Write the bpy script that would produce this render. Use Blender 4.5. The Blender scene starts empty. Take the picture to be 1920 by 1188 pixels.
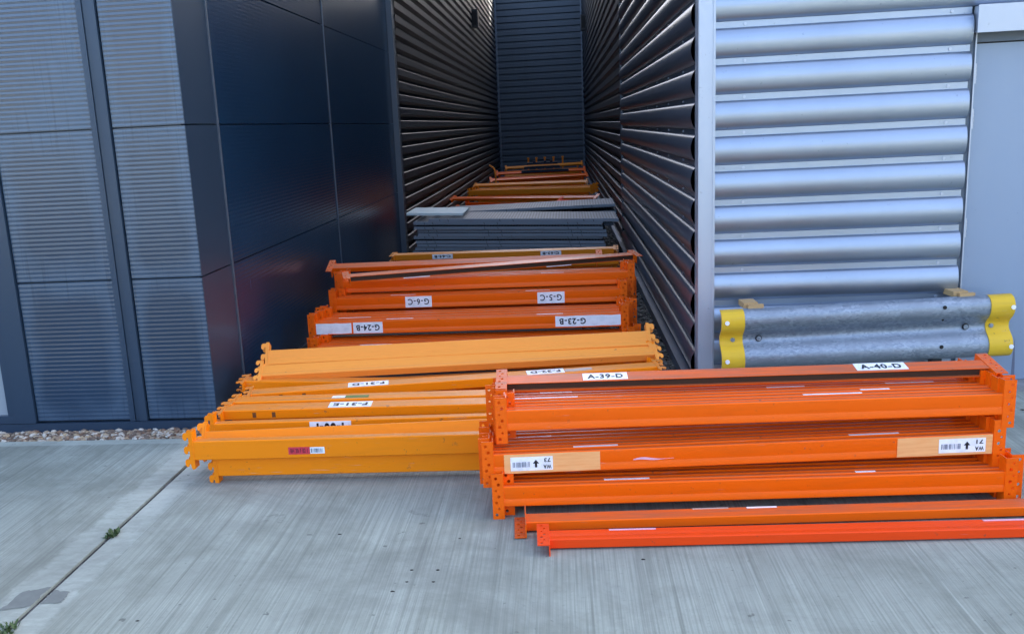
import bpy, bmesh, math, random
from mathutils import Vector, Matrix
random.seed(7)
S = bpy.context.scene
COL = S.collection
R = math.radians

# ------------------------------------------------------------------ world, sun, camera
SUN_EL, SUN_AZ = 24.0, 48.0            # sun stands behind the buildings (towards +Y/+X): everything here is open shade
w = bpy.data.worlds.new("World"); S.world = w; w.use_nodes = True
nt = w.node_tree
sky = nt.nodes.new('ShaderNodeTexSky'); sky.sky_type = 'NISHITA'; sky.sun_disc = False
sky.sun_elevation = R(SUN_EL); sky.sun_rotation = R(SUN_AZ)
sky.air_density = .7; sky.dust_density = 6.0; sky.ozone_density = 1.0
nt.links.new(sky.outputs[0], nt.nodes['Background'].inputs[0])
nt.nodes['Background'].inputs[1].default_value = 0.15
sl = bpy.data.lights.new('sun', 'SUN'); sl.energy = 3.0; sl.angle = R(0.5); sl.color = (1.0, .93, .82)
so = bpy.data.objects.new('sun', sl); COL.objects.link(so)
sd = Vector((math.sin(R(SUN_AZ))*math.cos(R(SUN_EL)), math.cos(R(SUN_AZ))*math.cos(R(SUN_EL)), math.sin(R(SUN_EL))))
so.rotation_euler = sd.to_track_quat('Z', 'Y').to_euler()
so.location = (0, 0, 20)

cam = bpy.data.cameras.new('camera'); co = bpy.data.objects.new('camera', cam); COL.objects.link(co)
F = 1789.42
cam.sensor_width = 36; cam.lens = F/1920*36
cam.shift_x = (960-880)/1920; cam.shift_y = (640-594)/1920
cam.clip_end = 1500
r0 = Vector((0.9944692, 0.0923415, -0.05004051)); d0 = Vector((-0.02840127, -0.22226145, -0.97457335)); f0 = Vector((-0.10111564, 0.9706044, -0.21840955))
m = Matrix((r0, -d0, -f0)).transposed().to_4x4(); m.translation = (0, 0, 1.72)
co.matrix_world = m
S.camera = co
S.view_settings.view_transform = 'Standard'; S.view_settings.look = 'None'
S.view_settings.exposure = 2.86; S.view_settings.gamma = 1.0

# ------------------------------------------------------------------ materials
def mat(name, col, rough=.5, metal=0., spec=.5, coat=0.):
    m = bpy.data.materials.new(name); m.use_nodes = True
    b = m.node_tree.nodes['Principled BSDF']
    b.inputs['Base Color'].default_value = (*col, 1); b.inputs['Roughness'].default_value = rough
    b.inputs['Metallic'].default_value = metal; b.inputs['Specular IOR Level'].default_value = spec
    b.inputs['Coat Weight'].default_value = coat; b.inputs['Coat Roughness'].default_value = .15
    return m
class G:
    """small helper to wire nodes"""
    def __init__(s, m): s.t = m.node_tree; s.b = s.t.nodes['Principled BSDF']
    def n(s, typ, ins=None, **kw):
        x = s.t.nodes.new(typ)
        for k, v in kw.items(): setattr(x, k, v)
        for k, v in (ins or {}).items(): s.put(x.inputs[k], v)
        return x
    def put(s, sock, v):
        if isinstance(v, bpy.types.NodeSocket): s.t.links.new(v, sock)
        elif isinstance(v, (tuple, list)) and len(v) == 3 and sock.type == 'RGBA': sock.default_value = (*v, 1)
        else: sock.default_value = v
    def coord(s, scale=(1, 1, 1), kind='Object', rot=(0, 0, 0), loc=(0, 0, 0)):
        tc = s.n('ShaderNodeTexCoord')
        return s.n('ShaderNodeMapping', {'Vector': tc.outputs[kind], 'Scale': scale, 'Rotation': rot, 'Location': loc}).outputs[0]
    def noise(s, scale, vec, detail=4, rough=.55, dist=0.):
        return s.n('ShaderNodeTexNoise', {'Vector': vec, 'Scale': scale, 'Detail': detail, 'Roughness': rough, 'Distortion': dist}).outputs[0]
    def ramp(s, v, a, b, ca=(0, 0, 0), cb=(1, 1, 1)):
        x = s.n('ShaderNodeValToRGB', {'Fac': v})
        x.color_ramp.elements[0].position = a; x.color_ramp.elements[1].position = b
        x.color_ramp.elements[0].color = (*ca, 1); x.color_ramp.elements[1].color = (*cb, 1)
        return x.outputs[0]
    def mix(s, f, a, b, mode='MIX'):
        x = s.n('ShaderNodeMix', data_type='RGBA', blend_type=mode)
        s.put(x.inputs[0], f); s.put(x.inputs[6], a); s.put(x.inputs[7], b)
        return x.outputs[2]
    def math(s, op, a, b=0., c=0.):
        x = s.n('ShaderNodeMath', operation=op); s.put(x.inputs[0], a); s.put(x.inputs[1], b); s.put(x.inputs[2], c)
        return x.outputs[0]
    def bump(s, h, strength=.2, dist=.002):
        s.put(s.b.inputs['Normal'], s.n('ShaderNodeBump', {'Height': h, 'Strength': strength, 'Distance': dist}).outputs[0])
    def out(s, k, v): s.put(s.b.inputs[k], v)

def paint(name, col, dirt, rough=.38, wear=.5, dusty=.9, dustcol=(.21, .125, .085)):
    """sprayed steel paint: hue drift from piece to piece, rubbed dirt, chips, long scratches"""
    m = mat(name, col, rough, spec=.22); g = G(m)
    info = g.n('ShaderNodeObjectInfo')
    tc = g.n('ShaderNodeTexCoord')
    rnd = g.n('ShaderNodeVectorMath', {0: tc.outputs['Object'], 1: g.n('ShaderNodeCombineXYZ', {0: g.math('MULTIPLY', info.outputs['Random'], 37.), 1: g.math('MULTIPLY', info.outputs['Random'], 11.)}).outputs[0]}, operation='ADD').outputs[0]
    st = g.n('ShaderNodeMapping', {'Vector': rnd, 'Scale': (1.4, 14, 14)}).outputs[0]
    c = g.mix(g.ramp(info.outputs['Random'], 0., 1.), tuple(x*.93 for x in col), tuple(min(1, x*1.06) for x in col))
    c = g.mix(g.math('MULTIPLY', g.ramp(g.noise(3.2, st, 6, .6), .5, .78), wear), c, dirt)
    fine = g.n('ShaderNodeMapping', {'Vector': rnd, 'Scale': (5, 60, 60)}).outputs[0]
    c = g.mix(g.math('MULTIPLY', g.ramp(g.noise(4., fine, 3, .6), .66, .74), wear*.45), c, tuple(x*.35 for x in dirt))
    up = g.n('ShaderNodeSeparateXYZ', {0: g.n('ShaderNodeNewGeometry').outputs['Normal']}).outputs[2]
    dust = g.math('MULTIPLY', g.ramp(up, .86, .97), g.math('ADD', .18, g.math('MULTIPLY', g.ramp(g.noise(2.2, st, 5, .65), .35, .68), .5)))
    c = g.mix(g.math('MULTIPLY', dust, dusty), c, dustcol)
    chips = g.ramp(g.noise(55., rnd, 2, .5), .735, .76)
    c = g.mix(g.math('MULTIPLY', chips, wear*1.3), c, (.10, .07, .05))
    scr = g.n('ShaderNodeMapping', {'Vector': rnd, 'Scale': (3.2, 75, 75), 'Rotation': (0, R(2.), 0)}).outputs[0]
    gate = g.ramp(g.noise(1.7, rnd, 3, .6), .52, .60)
    c = g.mix(g.math('MULTIPLY', g.math('MULTIPLY', g.ramp(g.noise(2.2, scr, 2, .5), .685, .72), gate), .65), c, tuple(.35*x+.30 for x in col))
    c = g.mix(g.math('MULTIPLY', g.math('MULTIPLY', g.ramp(g.noise(26., rnd, 3, .6), .66, .70), gate), .55), c, (.13, .08, .055))
    g.out('Base Color', c)
    g.out('Roughness', g.math('ADD', g.math('MULTIPLY', g.noise(6., st, 4), .28), rough-.14))
    g.bump(g.noise(9., st, 3), .08, .002)
    return m

M = {}
M['orange'] = paint('orange paint', (.97, .135, .002), (.42, .075, .012), wear=.22, dusty=1.)
M['orange_red'] = paint('red orange paint', (.93, .068, .006), (.5, .05, .01), wear=.2, dusty=.45, dustcol=(.5, .08, .03))
M['amber'] = paint('amber paint', (.97, .255, .004), (.55, .15, .015), rough=.36, wear=.2, dustcol=(.36, .21, .085))
M['amber_pale'] = paint('pale amber paint', (.95, .335, .05), (.6, .24, .05), rough=.5, wear=.12, dusty=.3, dustcol=(.5, .25, .08))
M['amber_old'] = paint('old amber paint', (.84, .255, .012), (.42, .14, .03), rough=.45, wear=.4, dustcol=(.50, .24, .09))
M['steel_grey'] = paint('grey shelf paint', (.25, .29, .335), (.14, .16, .18), rough=.55, wear=.35, dustcol=(.16, .17, .18))
M['deck'] = mat('perforated deck', (.10, .12, .14), .6)
g = G(M['deck']); vv = g.n('ShaderNodeTexVoronoi', {'Vector': g.coord(), 'Scale': 28., 'Randomness': 0.})
g.out('Base Color', g.mix(g.ramp(vv.outputs['Distance'], .25, .35), (.012, .014, .016), (.15, .18, .21)))
M['mint'] = paint('pale shelf paint', (.74, .85, .83), (.5, .6, .6), rough=.45, wear=.15, dusty=.2, dustcol=(.5, .55, .55))
M['navy'] = paint('navy paint', (.012, .022, .045), (.03, .03, .03), rough=.4, wear=.4)
M['yellow'] = paint('yellow cap plastic', (.80, .50, .035), (.5, .3, .05), rough=.42, wear=.25)
M['wood'] = mat('pale timber', (.50, .33, .15), .7)
g = G(M['wood']); g.out('Base Color', g.mix(g.noise(6, g.coord((3, 60, 60)), 4), (.56, .38, .18), (.36, .22, .09)))
M['black'] = mat('black steel', (.012, .012, .014), .5)
M['white'] = mat('white label', (.80, .82, .84), .42)
g = G(M['white']); g.out('Base Color', g.mix(g.ramp(g.noise(14, g.coord(), 5, .65), .45, .75), (.92, .93, .94), (.70, .72, .74)))
M['peach'] = mat('peach label', (.86, .50, .24), .5)
g = G(M['peach']); g.out('Base Color', g.mix(g.ramp(g.noise(7, g.coord((1, 1, 12)), 4), .42, .7), (.93, .46, .17), (.86, .36, .11)))
M['red_label'] = mat('red label', (.62, .035, .06), .45)
M['green_label'] = mat('green label', (.08, .17, .03), .45)
M['pink_label'] = mat('pink label', (.80, .45, .55), .45)
M['ink'] = mat('black ink', (.008, .009, .014), .5)
M['ink_grey'] = mat('grey ink', (.14, .16, .22), .5)
M['ink_dark_red'] = mat('dark ink', (.05, .006, .02), .5)
M['hole'] = mat('dark hole', (.01, .008, .006), .8)
M['mouth_shade'] = mat('channel mouth shade', (.045, .022, .010), .7)  # dark colour that paints the shade inside the open channel beams
M['slot'] = mat('brown slot', (.16, .05, .008), .7)
M['scuff'] = mat('worn bare patch', (.52, .42, .36), .5)

# silver metallic coil coating
def silver(name, col, rough, dirt=.18, metal=.75, bump=True, rv=.12):
    m = mat(name, col, rough, metal, .5); g = G(m)
    v = g.coord((1, 1, 1)); st = g.coord((1, 1, .25))
    c = g.mix(g.math('MULTIPLY', g.ramp(g.noise(2.2, st, 5, .6), .45, .75), dirt), col, tuple(x*.55 for x in col))
    c = g.mix(g.math('MULTIPLY', g.ramp(g.noise(38., v, 2), .70, .76), .35), c, tuple(x*.5 for x in col))
    g.out('Base Color', c)
    g.out('Roughness', g.math('ADD', g.math('MULTIPLY', g.noise(5., st, 4), rv), rough-rv/2))
    if bump: g.bump(g.noise(1.3, v, 2), .05, .01)
    return m
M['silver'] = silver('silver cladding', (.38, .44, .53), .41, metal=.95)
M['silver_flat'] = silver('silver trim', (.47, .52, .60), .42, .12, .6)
M['silver_shaded'] = silver('shaded silver cladding', (.068, .088, .122), .31, .3, .3, False, .03)  # same silver as the front, darkened in colour for the shaded alley side
M['door'] = silver('grey door paint', (.275, .345, .45), .42, .08, .2)
M['clad_dark'] = silver('anthracite cladding', (.016, .025, .038), .50, .3, .1, False, 0.)
M['clad_blue'] = silver('blue grey cladding', (.055, .075, .10), .45, .3, .2, False, 0.)
M['trim_dark'] = silver('blue grey trim', (.11, .14, .18), .45, .2, .4)
M['concrete_base'] = mat('plinth concrete', (.24, .24, .24), .9)
g = G(M['concrete_base']); g.out('Base Color', g.mix(g.noise(16, g.coord(), 6, .7), (.12, .125, .13), (.38, .38, .38)))

# dark blue coated panel with dried condensation round its edges
def panel_mat(name, dew):
    m = mat(name, (.008, .030, .072), .15, 0., .7, .7); g = G(m)
    v = g.coord()
    base = g.mix(g.ramp(g.noise(1.5, v, 4), .35, .7), (.006, .026, .062), (.009, .034, .076))
    if dew:
        tc = g.n('ShaderNodeTexCoord')
        sep = g.n('ShaderNodeSeparateXYZ', {0: tc.outputs['Generated']})
        wob = g.math('MULTIPLY', g.math('SUBTRACT', g.noise(3.0, v, 5, .6), .5), .34)
        ax = g.math('ABSOLUTE', g.math('SUBTRACT', sep.outputs[0], .5)); az = g.math('ABSOLUTE', g.math('SUBTRACT', sep.outputs[2], .5))
        # rounded rectangle distance
        qx = g.math('MAXIMUM', g.math('SUBTRACT', ax, .20), 0.); qz = g.math('MAXIMUM', g.math('SUBTRACT', az, .24), 0.)
        dist = g.math('ADD', g.math('SQRT', g.math('ADD', g.math('MULTIPLY', qx, qx), g.math('MULTIPLY', qz, qz))), wob)
        mask = g.ramp(dist, .10, .26)
        drip = g.ramp(g.noise(9., g.coord((4.5, 1, .16)), 3, .5), .56, .66)
        mask = g.math('MULTIPLY', mask, g.math('SUBTRACT', 1., g.math('MULTIPLY', drip, .55)))
        base = g.mix(g.math('MULTIPLY', mask, .55), base, (.055, .098, .155))
        g.out('Roughness', g.math('ADD', g.math('MULTIPLY', mask, .10), .15))
        g.out('Coat Weight', g.math('SUBTRACT', .7, g.math('MULTIPLY', mask, .3)))
    else:
        streak = g.ramp(g.noise(7., g.coord((3, 3, .5)), 3, .5), .74, .78)
        base = g.mix(g.math('MULTIPLY', streak, .3), base, (.18, .21, .25)); g.out('Coat Weight', .0); g.out('Roughness', .24); g.out('Specular IOR Level', .30)  # same paint as the front; gloss cut to darken the wall in shade
    g.out('Base Color', base)
    return m
M['panel'] = panel_mat('blue coated panel', True)
M['panel_side'] = panel_mat('dulled blue side panel', False)
M['panel_trim'] = mat('blue coated trim', (.022, .044, .078), .34, .1, .5, .1)
M['glass'] = mat('window glass', (.30, .33, .36), .06, 0., .8)

# brushed concrete
def concrete(name, margins, warm):
    m = mat(name, (0.350, 0.392, 0.374), .85, 0., .3); g = G(m)
    v = g.coord(); brush = g.coord((105, .9, 1)); brush2 = g.coord((34, .45, 1)); 
    big = g.noise(.55, v, 6, .62, .4); mid = g.noise(3.1, v, 7, .68, .3); fine = g.noise(46, v, 4, .6)
    c = g.mix(g.ramp(big, .32, .68), (0.265, 0.293, 0.251), (0.390, 0.428, 0.372))
    c = g.mix(g.math('MULTIPLY', g.ramp(mid, .46, .72), .65), c, (0.200, 0.220, 0.178))
    if warm: c = g.mix(g.math('MULTIPLY', g.ramp(g.noise(1.4, v, 6, .7, .5), .44, .62), .55), c, (0.165, 0.181, 0.145))
    lines = g.ramp(g.noise(1.0, brush, 4, .7), .42, .66); lines2 = g.ramp(g.noise(1.0, brush2, 3, .6), .56, .72)
    # trowelled smooth margin beside the joint
    sep = g.n('ShaderNodeSeparateXYZ', {0: g.n('ShaderNodeTexCoord').outputs['Object']})
    edge = g.math('ADD', g.math('ABSOLUTE', g.math('SUBTRACT', sep.outputs[0], -2.08)), g.math('MULTIPLY', g.math('SUBTRACT', g.noise(7, v, 6, .7), .5), .16))
    marg = g.ramp(edge, margins, margins+.03, (1, 1, 1), (0, 0, 0))
    edge2 = g.math('ADD', g.math('SUBTRACT', 5.235, sep.outputs[1]), g.math('MULTIPLY', g.math('SUBTRACT', g.noise(6, v, 3), .5), .05))
    marg2 = g.ramp(edge2, .075, .09, (1, 1, 1), (0, 0, 0)) if warm else 0.
    both = g.math('MAXIMUM', marg, marg2)
    br = g.math('SUBTRACT', 1., g.math('MULTIPLY', both, .85))
    c = g.mix(g.math('MULTIPLY', g.math('MULTIPLY', lines, .56), br), c, (0.140, 0.156, 0.132))
    c = g.mix(g.math('MULTIPLY', g.math('MULTIPLY', lines2, .42), br), c, (0.120, 0.132, 0.110))
    pale = g.ramp(g.noise(1.0, g.coord((30, .8, 1), loc=(9, 3, 0)), 3, .6), .58, .74)
    c = g.mix(g.math('MULTIPLY', g.math('MULTIPLY', pale, .3), br), c, (0.500, 0.549, 0.484))
    c = g.mix(g.math('MULTIPLY', both, .38), c, g.mix(g.ramp(g.noise(9, g.coord((1, 3, 1)), 5, .65), .38, .68), (0.370, 0.409, 0.363), (0.550, 0.605, 0.550)))
    c = g.mix(g.math('MULTIPLY', g.ramp(fine, .58, .75), .4), c, (0.140, 0.155, 0.143))
    spots = g.ramp(g.noise(17, v, 3, .5), .705, .73)
    c = g.mix(g.math('MULTIPLY', spots, .6), c, (0.070, 0.076, 0.068))
    stain = g.math('MULTIPLY', g.ramp(g.noise(.9, g.coord(loc=(4.2, 1.7, 0)), 7, .68, .8), .48, .64), .55)
    c = g.mix(stain, c, (.165, .178, .155))
    drips = g.math('MULTIPLY', g.ramp(g.noise(6.5, g.coord(loc=(1, 8, 0)), 5, .7, 1.2), .66, .74), .45)
    c = g.mix(drips, c, (.12, .125, .11))
    g.out('Base Color', c)
    h = g.math('ADD', g.math('MULTIPLY', g.math('MULTIPLY', g.noise(1., brush, 4, .75), br), 1.), g.math('MULTIPLY', fine, .35))
    g.bump(h, .5, .004)
    return m
M['slab_a'] = concrete('brushed concrete', .115, False)
M['slab_b'] = concrete('brushed concrete older', .135, True)
M['ground'] = mat('yard ground', (.22, .22, .21), .95)
g = G(M['ground']); g.out('Base Color', g.mix(g.noise(2, g.coord(), 6, .7), (.15, .15, .145), (.28, .28, .27)))
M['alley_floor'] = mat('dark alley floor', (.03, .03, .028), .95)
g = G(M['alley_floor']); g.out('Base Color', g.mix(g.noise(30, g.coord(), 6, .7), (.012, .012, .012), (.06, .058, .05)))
M['joint'] = mat('joint filler', (.02, .021, .024), .8)
g = G(M['joint']); g.out('Base Color', g.mix(g.ramp(g.noise(14, g.coord((1, .5, 1)), 4, .7), .5, .68), (.016, .017, .02), (.16, .16, .17)))
M['patch'] = mat('grey sealant patch', (.12, .115, .115), .8)
g = G(M['patch']); g.out('Base Color', g.mix(g.noise(24, g.coord(), 5, .7), (.11, .122, .112), (.20, .22, .20)))
def stone_mat(name, cols):
    m = mat(name, cols[0], .8); g = G(m)
    a = g.n('ShaderNodeAttribute', attribute_name='tone').outputs['Fac']
    x = g.n('ShaderNodeValToRGB', {'Fac': a}); cr = x.color_ramp; cr.interpolation = 'CONSTANT'
    while len(cr.elements) < len(cols): cr.elements.new(.5)
    for i, c in enumerate(cols): cr.elements[i].position = i/len(cols); cr.elements[i].color = (*c, 1)
    g.out('Base Color', g.mix(g.math('MULTIPLY', g.ramp(g.noise(60, g.coord(), 4), .4, .7), .4), x.outputs[0], (.12, .10, .08)))
    return m
M['gravel'] = stone_mat('pale gravel', [(.40, .32, .23), (.50, .45, .37), (.22, .13, .08), (.30, .21, .14), (.60, .56, .48), (.13, .09, .065), (.42, .32, .20), (.16, .12, .09)])
M['gravel_dark'] = stone_mat('dark alley gravel', [(.035, .035, .03), (.06, .055, .045), (.025, .027, .025), (.09, .08, .06), (.04, .05, .035), (.14, .13, .11)])  # dark grey-brown stone tones
M['weed'] = mat('green weed', (.045, .085, .02), .6)
# galvanised steel
m = mat('galvanised steel', (.42, .46, .50), .42, .8); M['galv'] = m; g = G(m)
vor = g.n('ShaderNodeTexVoronoi', {'Vector': g.coord((60, 60, 120), rot=(0, R(32), 0)), 'Scale': 1.0})
sp = g.ramp(g.noise(1., vor.outputs['Color'], 0), .3, .7)
c = g.mix(sp, (.21, .25, .295), (.38, .43, .49)); c = g.mix(g.ramp(g.noise(5, g.coord((1, 1, 2)), 5), .4, .7), c, (.27, .31, .355))
g.out('Base Color', c); g.out('Roughness', g.math('ADD', g.math('MULTIPLY', sp, .16), .40))

# ------------------------------------------------------------------ mesh helpers
class MB:
    def __init__(s): s.v = []; s.f = []; s.mi = []; s.mats = []
    def slot(s, m):
        if m not in s.mats: s.mats.append(m)
        return s.mats.index(m)
    def add(s, vs, fs, m):
        o = len(s.v); s.v += [tuple(x) for x in vs]; k = s.slot(m)
        for f in fs: s.f.append([o+i for i in f]); s.mi.append(k)
    def box(s, a, b, m):
        (x0, y0, z0), (x1, y1, z1) = a, b
        s.add([(x0,y0,z0),(x1,y0,z0),(x1,y1,z0),(x0,y1,z0),(x0,y0,z1),(x1,y0,z1),(x1,y1,z1),(x0,y1,z1)],
              [(0,3,2,1),(4,5,6,7),(0,1,5,4),(1,2,6,5),(2,3,7,6),(3,0,4,7)], m)
    def prism(s, prof, x0, x1, m, cap=True, axis='x'):
        """profile of (y, z) points, counter-clockwise seen from +x, run from x0 to x1"""
        n = len(prof)
        A = [(x0, y, z) for y, z in prof]; B = [(x1, y, z) for y, z in prof]
        fs = [(i, n+i, n+(i+1) % n, (i+1) % n) for i in range(n)]
        fs = [tuple(reversed(f)) for f in fs]
        if cap: fs += [tuple(reversed(range(n))), tuple(range(n, 2*n))]
        s.add(A+B, fs, m)
    def cyl(s, c, r, h, m, axis='z', n=10, r2=None):
        r2 = r if r2 is None else r2; vs = []
        for k, (rr, t) in enumerate(((r, 0), (r2, h))):
            for i in range(n):
                a = 2*math.pi*i/n; u, v = rr*math.cos(a), rr*math.sin(a)
                p = {'z': (u, v, t), 'y': (u, t, v), 'x': (t, u, v)}[axis]
                vs.append((c[0]+p[0], c[1]+p[1], c[2]+p[2]))
        fs = [(i, (i+1) % n, n+(i+1) % n, n+i) for i in range(n)] + [tuple(range(n)), tuple(range(n, 2*n))]
        s.add(vs, fs, m)
    def mesh(s, name, smooth=None):
        me = bpy.data.meshes.new(name); me.from_pydata(s.v, [], s.f)
        for m in s.mats: me.materials.append(m)
        me.polygons.foreach_set('material_index', s.mi)
        bm = bmesh.new(); bm.from_mesh(me); bmesh.ops.recalc_face_normals(bm, faces=bm.faces); bm.to_mesh(me); bm.free()
        if smooth:
            me.polygons.foreach_set('use_smooth', [True]*len(me.polygons)); me.set_sharp_from_angle(angle=R(smooth))
        me.update()
        return me
def link(name, me, parent=None, loc=None):
    o = bpy.data.objects.new(name, me); COL.objects.link(o)
    if parent: o.parent = parent
    if loc is not None: o.location = loc
    return o
def tag(o, label, cat, group=None):
    o['label'] = label; o['category'] = cat; o['kind'] = 'thing'
    if group: o['group'] = group
    return o
def thing(name, label, cat, loc=(0, 0, 0), group=None):
    return tag(link(name, None, None, loc), label, cat, group)
def struct(name, me): o = link(name, me); o['kind'] = 'structure'; return o

# ------------------------------------------------------------------ writing
_tx = {}
def text_mesh(s, bold=.02):
    bold = bold*1.55
    if (s, bold) in _tx: return _tx[(s, bold)]
    c = bpy.data.curves.new('letters', 'FONT'); c.body = s; c.size = 1.; c.offset = bold; c.align_x = 'CENTER'; c.space_character = 1.16; c.resolution_u = 3
    o = bpy.data.objects.new('letters', c); COL.objects.link(o)
    dg = bpy.context.evaluated_depsgraph_get(); me = bpy.data.meshes.new_from_object(o.evaluated_get(dg))
    bpy.data.objects.remove(o)
    xs = [v.co.x for v in me.vertices]; ys = [v.co.y for v in me.vertices]
    x0, x1, y0, y1 = min(xs), max(xs), min(ys), max(ys)
    for v in me.vertices: v.co = ((v.co.x-x0)/(x1-x0)-.5, (v.co.y-y0)/(y1-y0)-.5, 0)
    me.update(); _tx[(s, bold)] = me
    return me
def lettering(s, parent, cx, cz, wd, ht, y, m, flip=False, bold=.02):
    me = text_mesh(s, bold).copy(); me.materials.clear(); me.materials.append(m)
    for v in me.vertices:
        a, b = v.co.x*wd, v.co.y*ht
        if flip: a, b = -a, -b
        v.co = (cx+a, y, cz+b)
    me.update()
    return link('lettering', me, parent)
def sticker(parent, x0, x1, z0, z1, m, words=None, flip=False, y=-.0012, ink=None, wx=None, bold=.02, ragged=0., name='label_sticker', hfrac=.56, label=None):
    """a label on the y = 0 face of a beam; wx = (centre, width) of the words"""
    b = MB(); n = 7; top = []; bot = []
    for i in range(n+1):
        t = i/n; top.append((x0+(x1-x0)*t, y, z1-random.random()*ragged)); bot.append((x0+(x1-x0)*t, y, z0+random.random()*ragged))
    vs = top+bot+[(p[0], y+.0008, p[2]) for p in top+bot]; N = n+1
    fs = [(i, i+1, N+i+1, N+i) for i in range(n)] + [(2*N+i, 2*N+i+1, i+1, i) for i in range(n)] + [(N+i, N+i+1, 3*N+i+1, 3*N+i) for i in range(n)]
    fs += [(0, N, 3*N, 2*N), (n, 2*N+n, 3*N+n, N+n)]
    b.add(vs, fs, m); o = link(name, b.mesh(name), parent)
    if label: o['label'] = label
    if words:
        c, wd = wx or ((x0+x1)/2, (x1-x0)*.80)
        lettering(words, o, c, (z0+z1)/2, wd, (z1-z0)*hfrac, y-.0007, ink or M['ink'], flip, bold)
    return o
def top_strip(parent, x0, x1, h, d, m=None, y0=.004):
    b = MB(); m = m or M['white']
    b.box((x0, y0, h+.0003), (x1, min(d-.004, .0195), h+.0013), m)
    return link('label_sticker', b.mesh('label_sticker'), parent)

# ------------------------------------------------------------------ rack beams
H, D = .095, .042              # orange beams
HY, DY = .100, .055            # amber beams
def rail_profile(h, d, groove, step=False):
    c = .004
    if step: p = [(c, 0), (d-c, 0), (d, c), (d, h-.066), (d-.003, h-.063), (.023, h-.063), (.023, h-.003), (.020, h), (c, h), (0, h-c)]
    else: p = [(c, 0), (d-c, 0), (d, c), (d, h-c), (d-c, h), (c, h), (0, h-c)]
    for gz in sorted(groove, reverse=True): p += [(0, gz+.007), (.0022, gz+.001), (.0022, gz-.001), (0, gz-.005)]
    p += [(0, c)]
    return p
def channel_profile(h, d):
    t = .003
    return [(0, 0), (t, 0), (t+.001, h-.012), (d-t-.001, h-.012), (d-t, .0), (d, 0), (d, h-.004), (d-.004, h), (.004, h), (0, h-.004)]
_rails = {}
def rail_mesh(kind, L, m):
    k = (kind, round(L, 3), m.name)
    if k not in _rails:
        b = MB()
        if kind == 'orange': b.prism(rail_profile(H, D, [.036], True), .0, L, m)
        elif kind == 'box': b.prism(rail_profile(H, D, []), 0, L, m)
        elif kind == 'channel': 
            b.prism(channel_profile(H, D), 0, L, m); b.add([(.002, .0035, .016), (L-.002, .0035, .016), (L-.002, D-.0035, .016), (.002, D-.0035, .016)], [(0, 1, 2, 3)], M['mouth_shade'])  # added dark sheet near the mouth stands in for the channel's inner shade
        else: b.prism(rail_profile(HY, DY, [.030, .046] if kind == 'amber_grooved' else []), 0, L, m)
        _rails[k] = b.mesh('beam_rail', 32)
    return _rails[k]
def holed_plate(b, x0, x1, z0, z1, y, t, rows, m, rad):
    """flat plate in the x-z plane with real octagonal holes, one in each row"""
    zs = sorted(rows); cuts = [z0]+[(zs[i]+zs[i+1])/2 for i in range(len(zs)-1)]+[z1]
    for side, yy in ((0, y-t/2), (1, y+t/2)):
        for i, zc in enumerate(zs):
            a, c = cuts[i], cuts[i+1]; xc = (x0+x1)/2 + (.006 if i % 2 else -.006)
            r = rad*(.7 if i % 3 == 1 else 1.)
            out = [(x1, zc), (x1, c), (xc, c), (x0, c), (x0, zc), (x0, a), (xc, a), (x1, a)]
            inn = [(xc+r*math.cos(k*math.pi/4), zc+r*math.sin(k*math.pi/4)) for k in range(8)]
            vs = [(p, yy, q) for p, q in out+inn]
            b.add(vs, [(k, (k+1) % 8, 8+(k+1) % 8, 8+k) for k in range(8)], m)
            if side == 0:
                vs = [(p, y-t/2, q) for p, q in inn]+[(p, y+t/2, q) for p, q in inn]
                b.add(vs, [(k, (k+1) % 8, 8+(k+1) % 8, 8+k) for k in range(8)], m)
    for (p, q, u, v) in ((x0, z0, x1, z0), (x0, z1, x1, z1), (x0, z0, x0, z1), (x1, z0, x1, z1)):
        b.add([(p, y-t/2, q), (u, y-t/2, v), (u, y+t/2, v), (p, y+t/2, q)], [(0, 1, 2, 3)], m)
_conn = {}
def connector_mesh(kind, side, m):
    """side -1: left end (plate at x = 0, flange outwards), +1: mirrored"""
    k = (kind, side, m.name)
    if k in _conn: return _conn[k]
    b = MB()
    if kind == 'perforated':
        z0, z1 = -.058, H+.062
        b.box((-.005, -.003, z0), (0, .058, z1), m)
        rows = [z0+.022+i*(z1-z0-.044)/6 for i in range(7)]
        holed_plate(b, -.052, -.0052, z0, z1, -.001, .004, rows, m, .0075)
    else:                                     # hooked
        z0, z1 = -.045, HY+.055
        b.box((-.005, -.002, z0), (0, .060, z1), m)
        def hook(z):
            return [(-.022, z-.004), (-.030, z-.004), (-.031, z-.016), (-.041, z-.020), (-.050, z-.010), (-.050, z+.012), (-.042, z+.022), (-.022, z+.022)]
        out = [(-.005, z0), (-.012, z0-.006), (-.020, z0+.006)]
        for z in (z0+.030, z0+.098, z1-.030): out += hook(z)
        out += [(-.016, z1), (-.005, z1)]
        n = len(out); t0, t1 = .001, .005
        for yo in (0., .048):
            b.add([(x, yo+t0, z) for x, z in out]+[(x, yo+t1, z) for x, z in out],
                  [tuple(range(n)), tuple(range(n, 2*n))]+[(i, (i+1) % n, n+(i+1) % n, n+i) for i in range(n)], m)
            if yo == 0.: pass
    if side > 0: b.v = [(-x, y, z) for x, y, z in b.v]
    _conn[k] = b.mesh('end_connector')
    return _conn[k]
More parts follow.
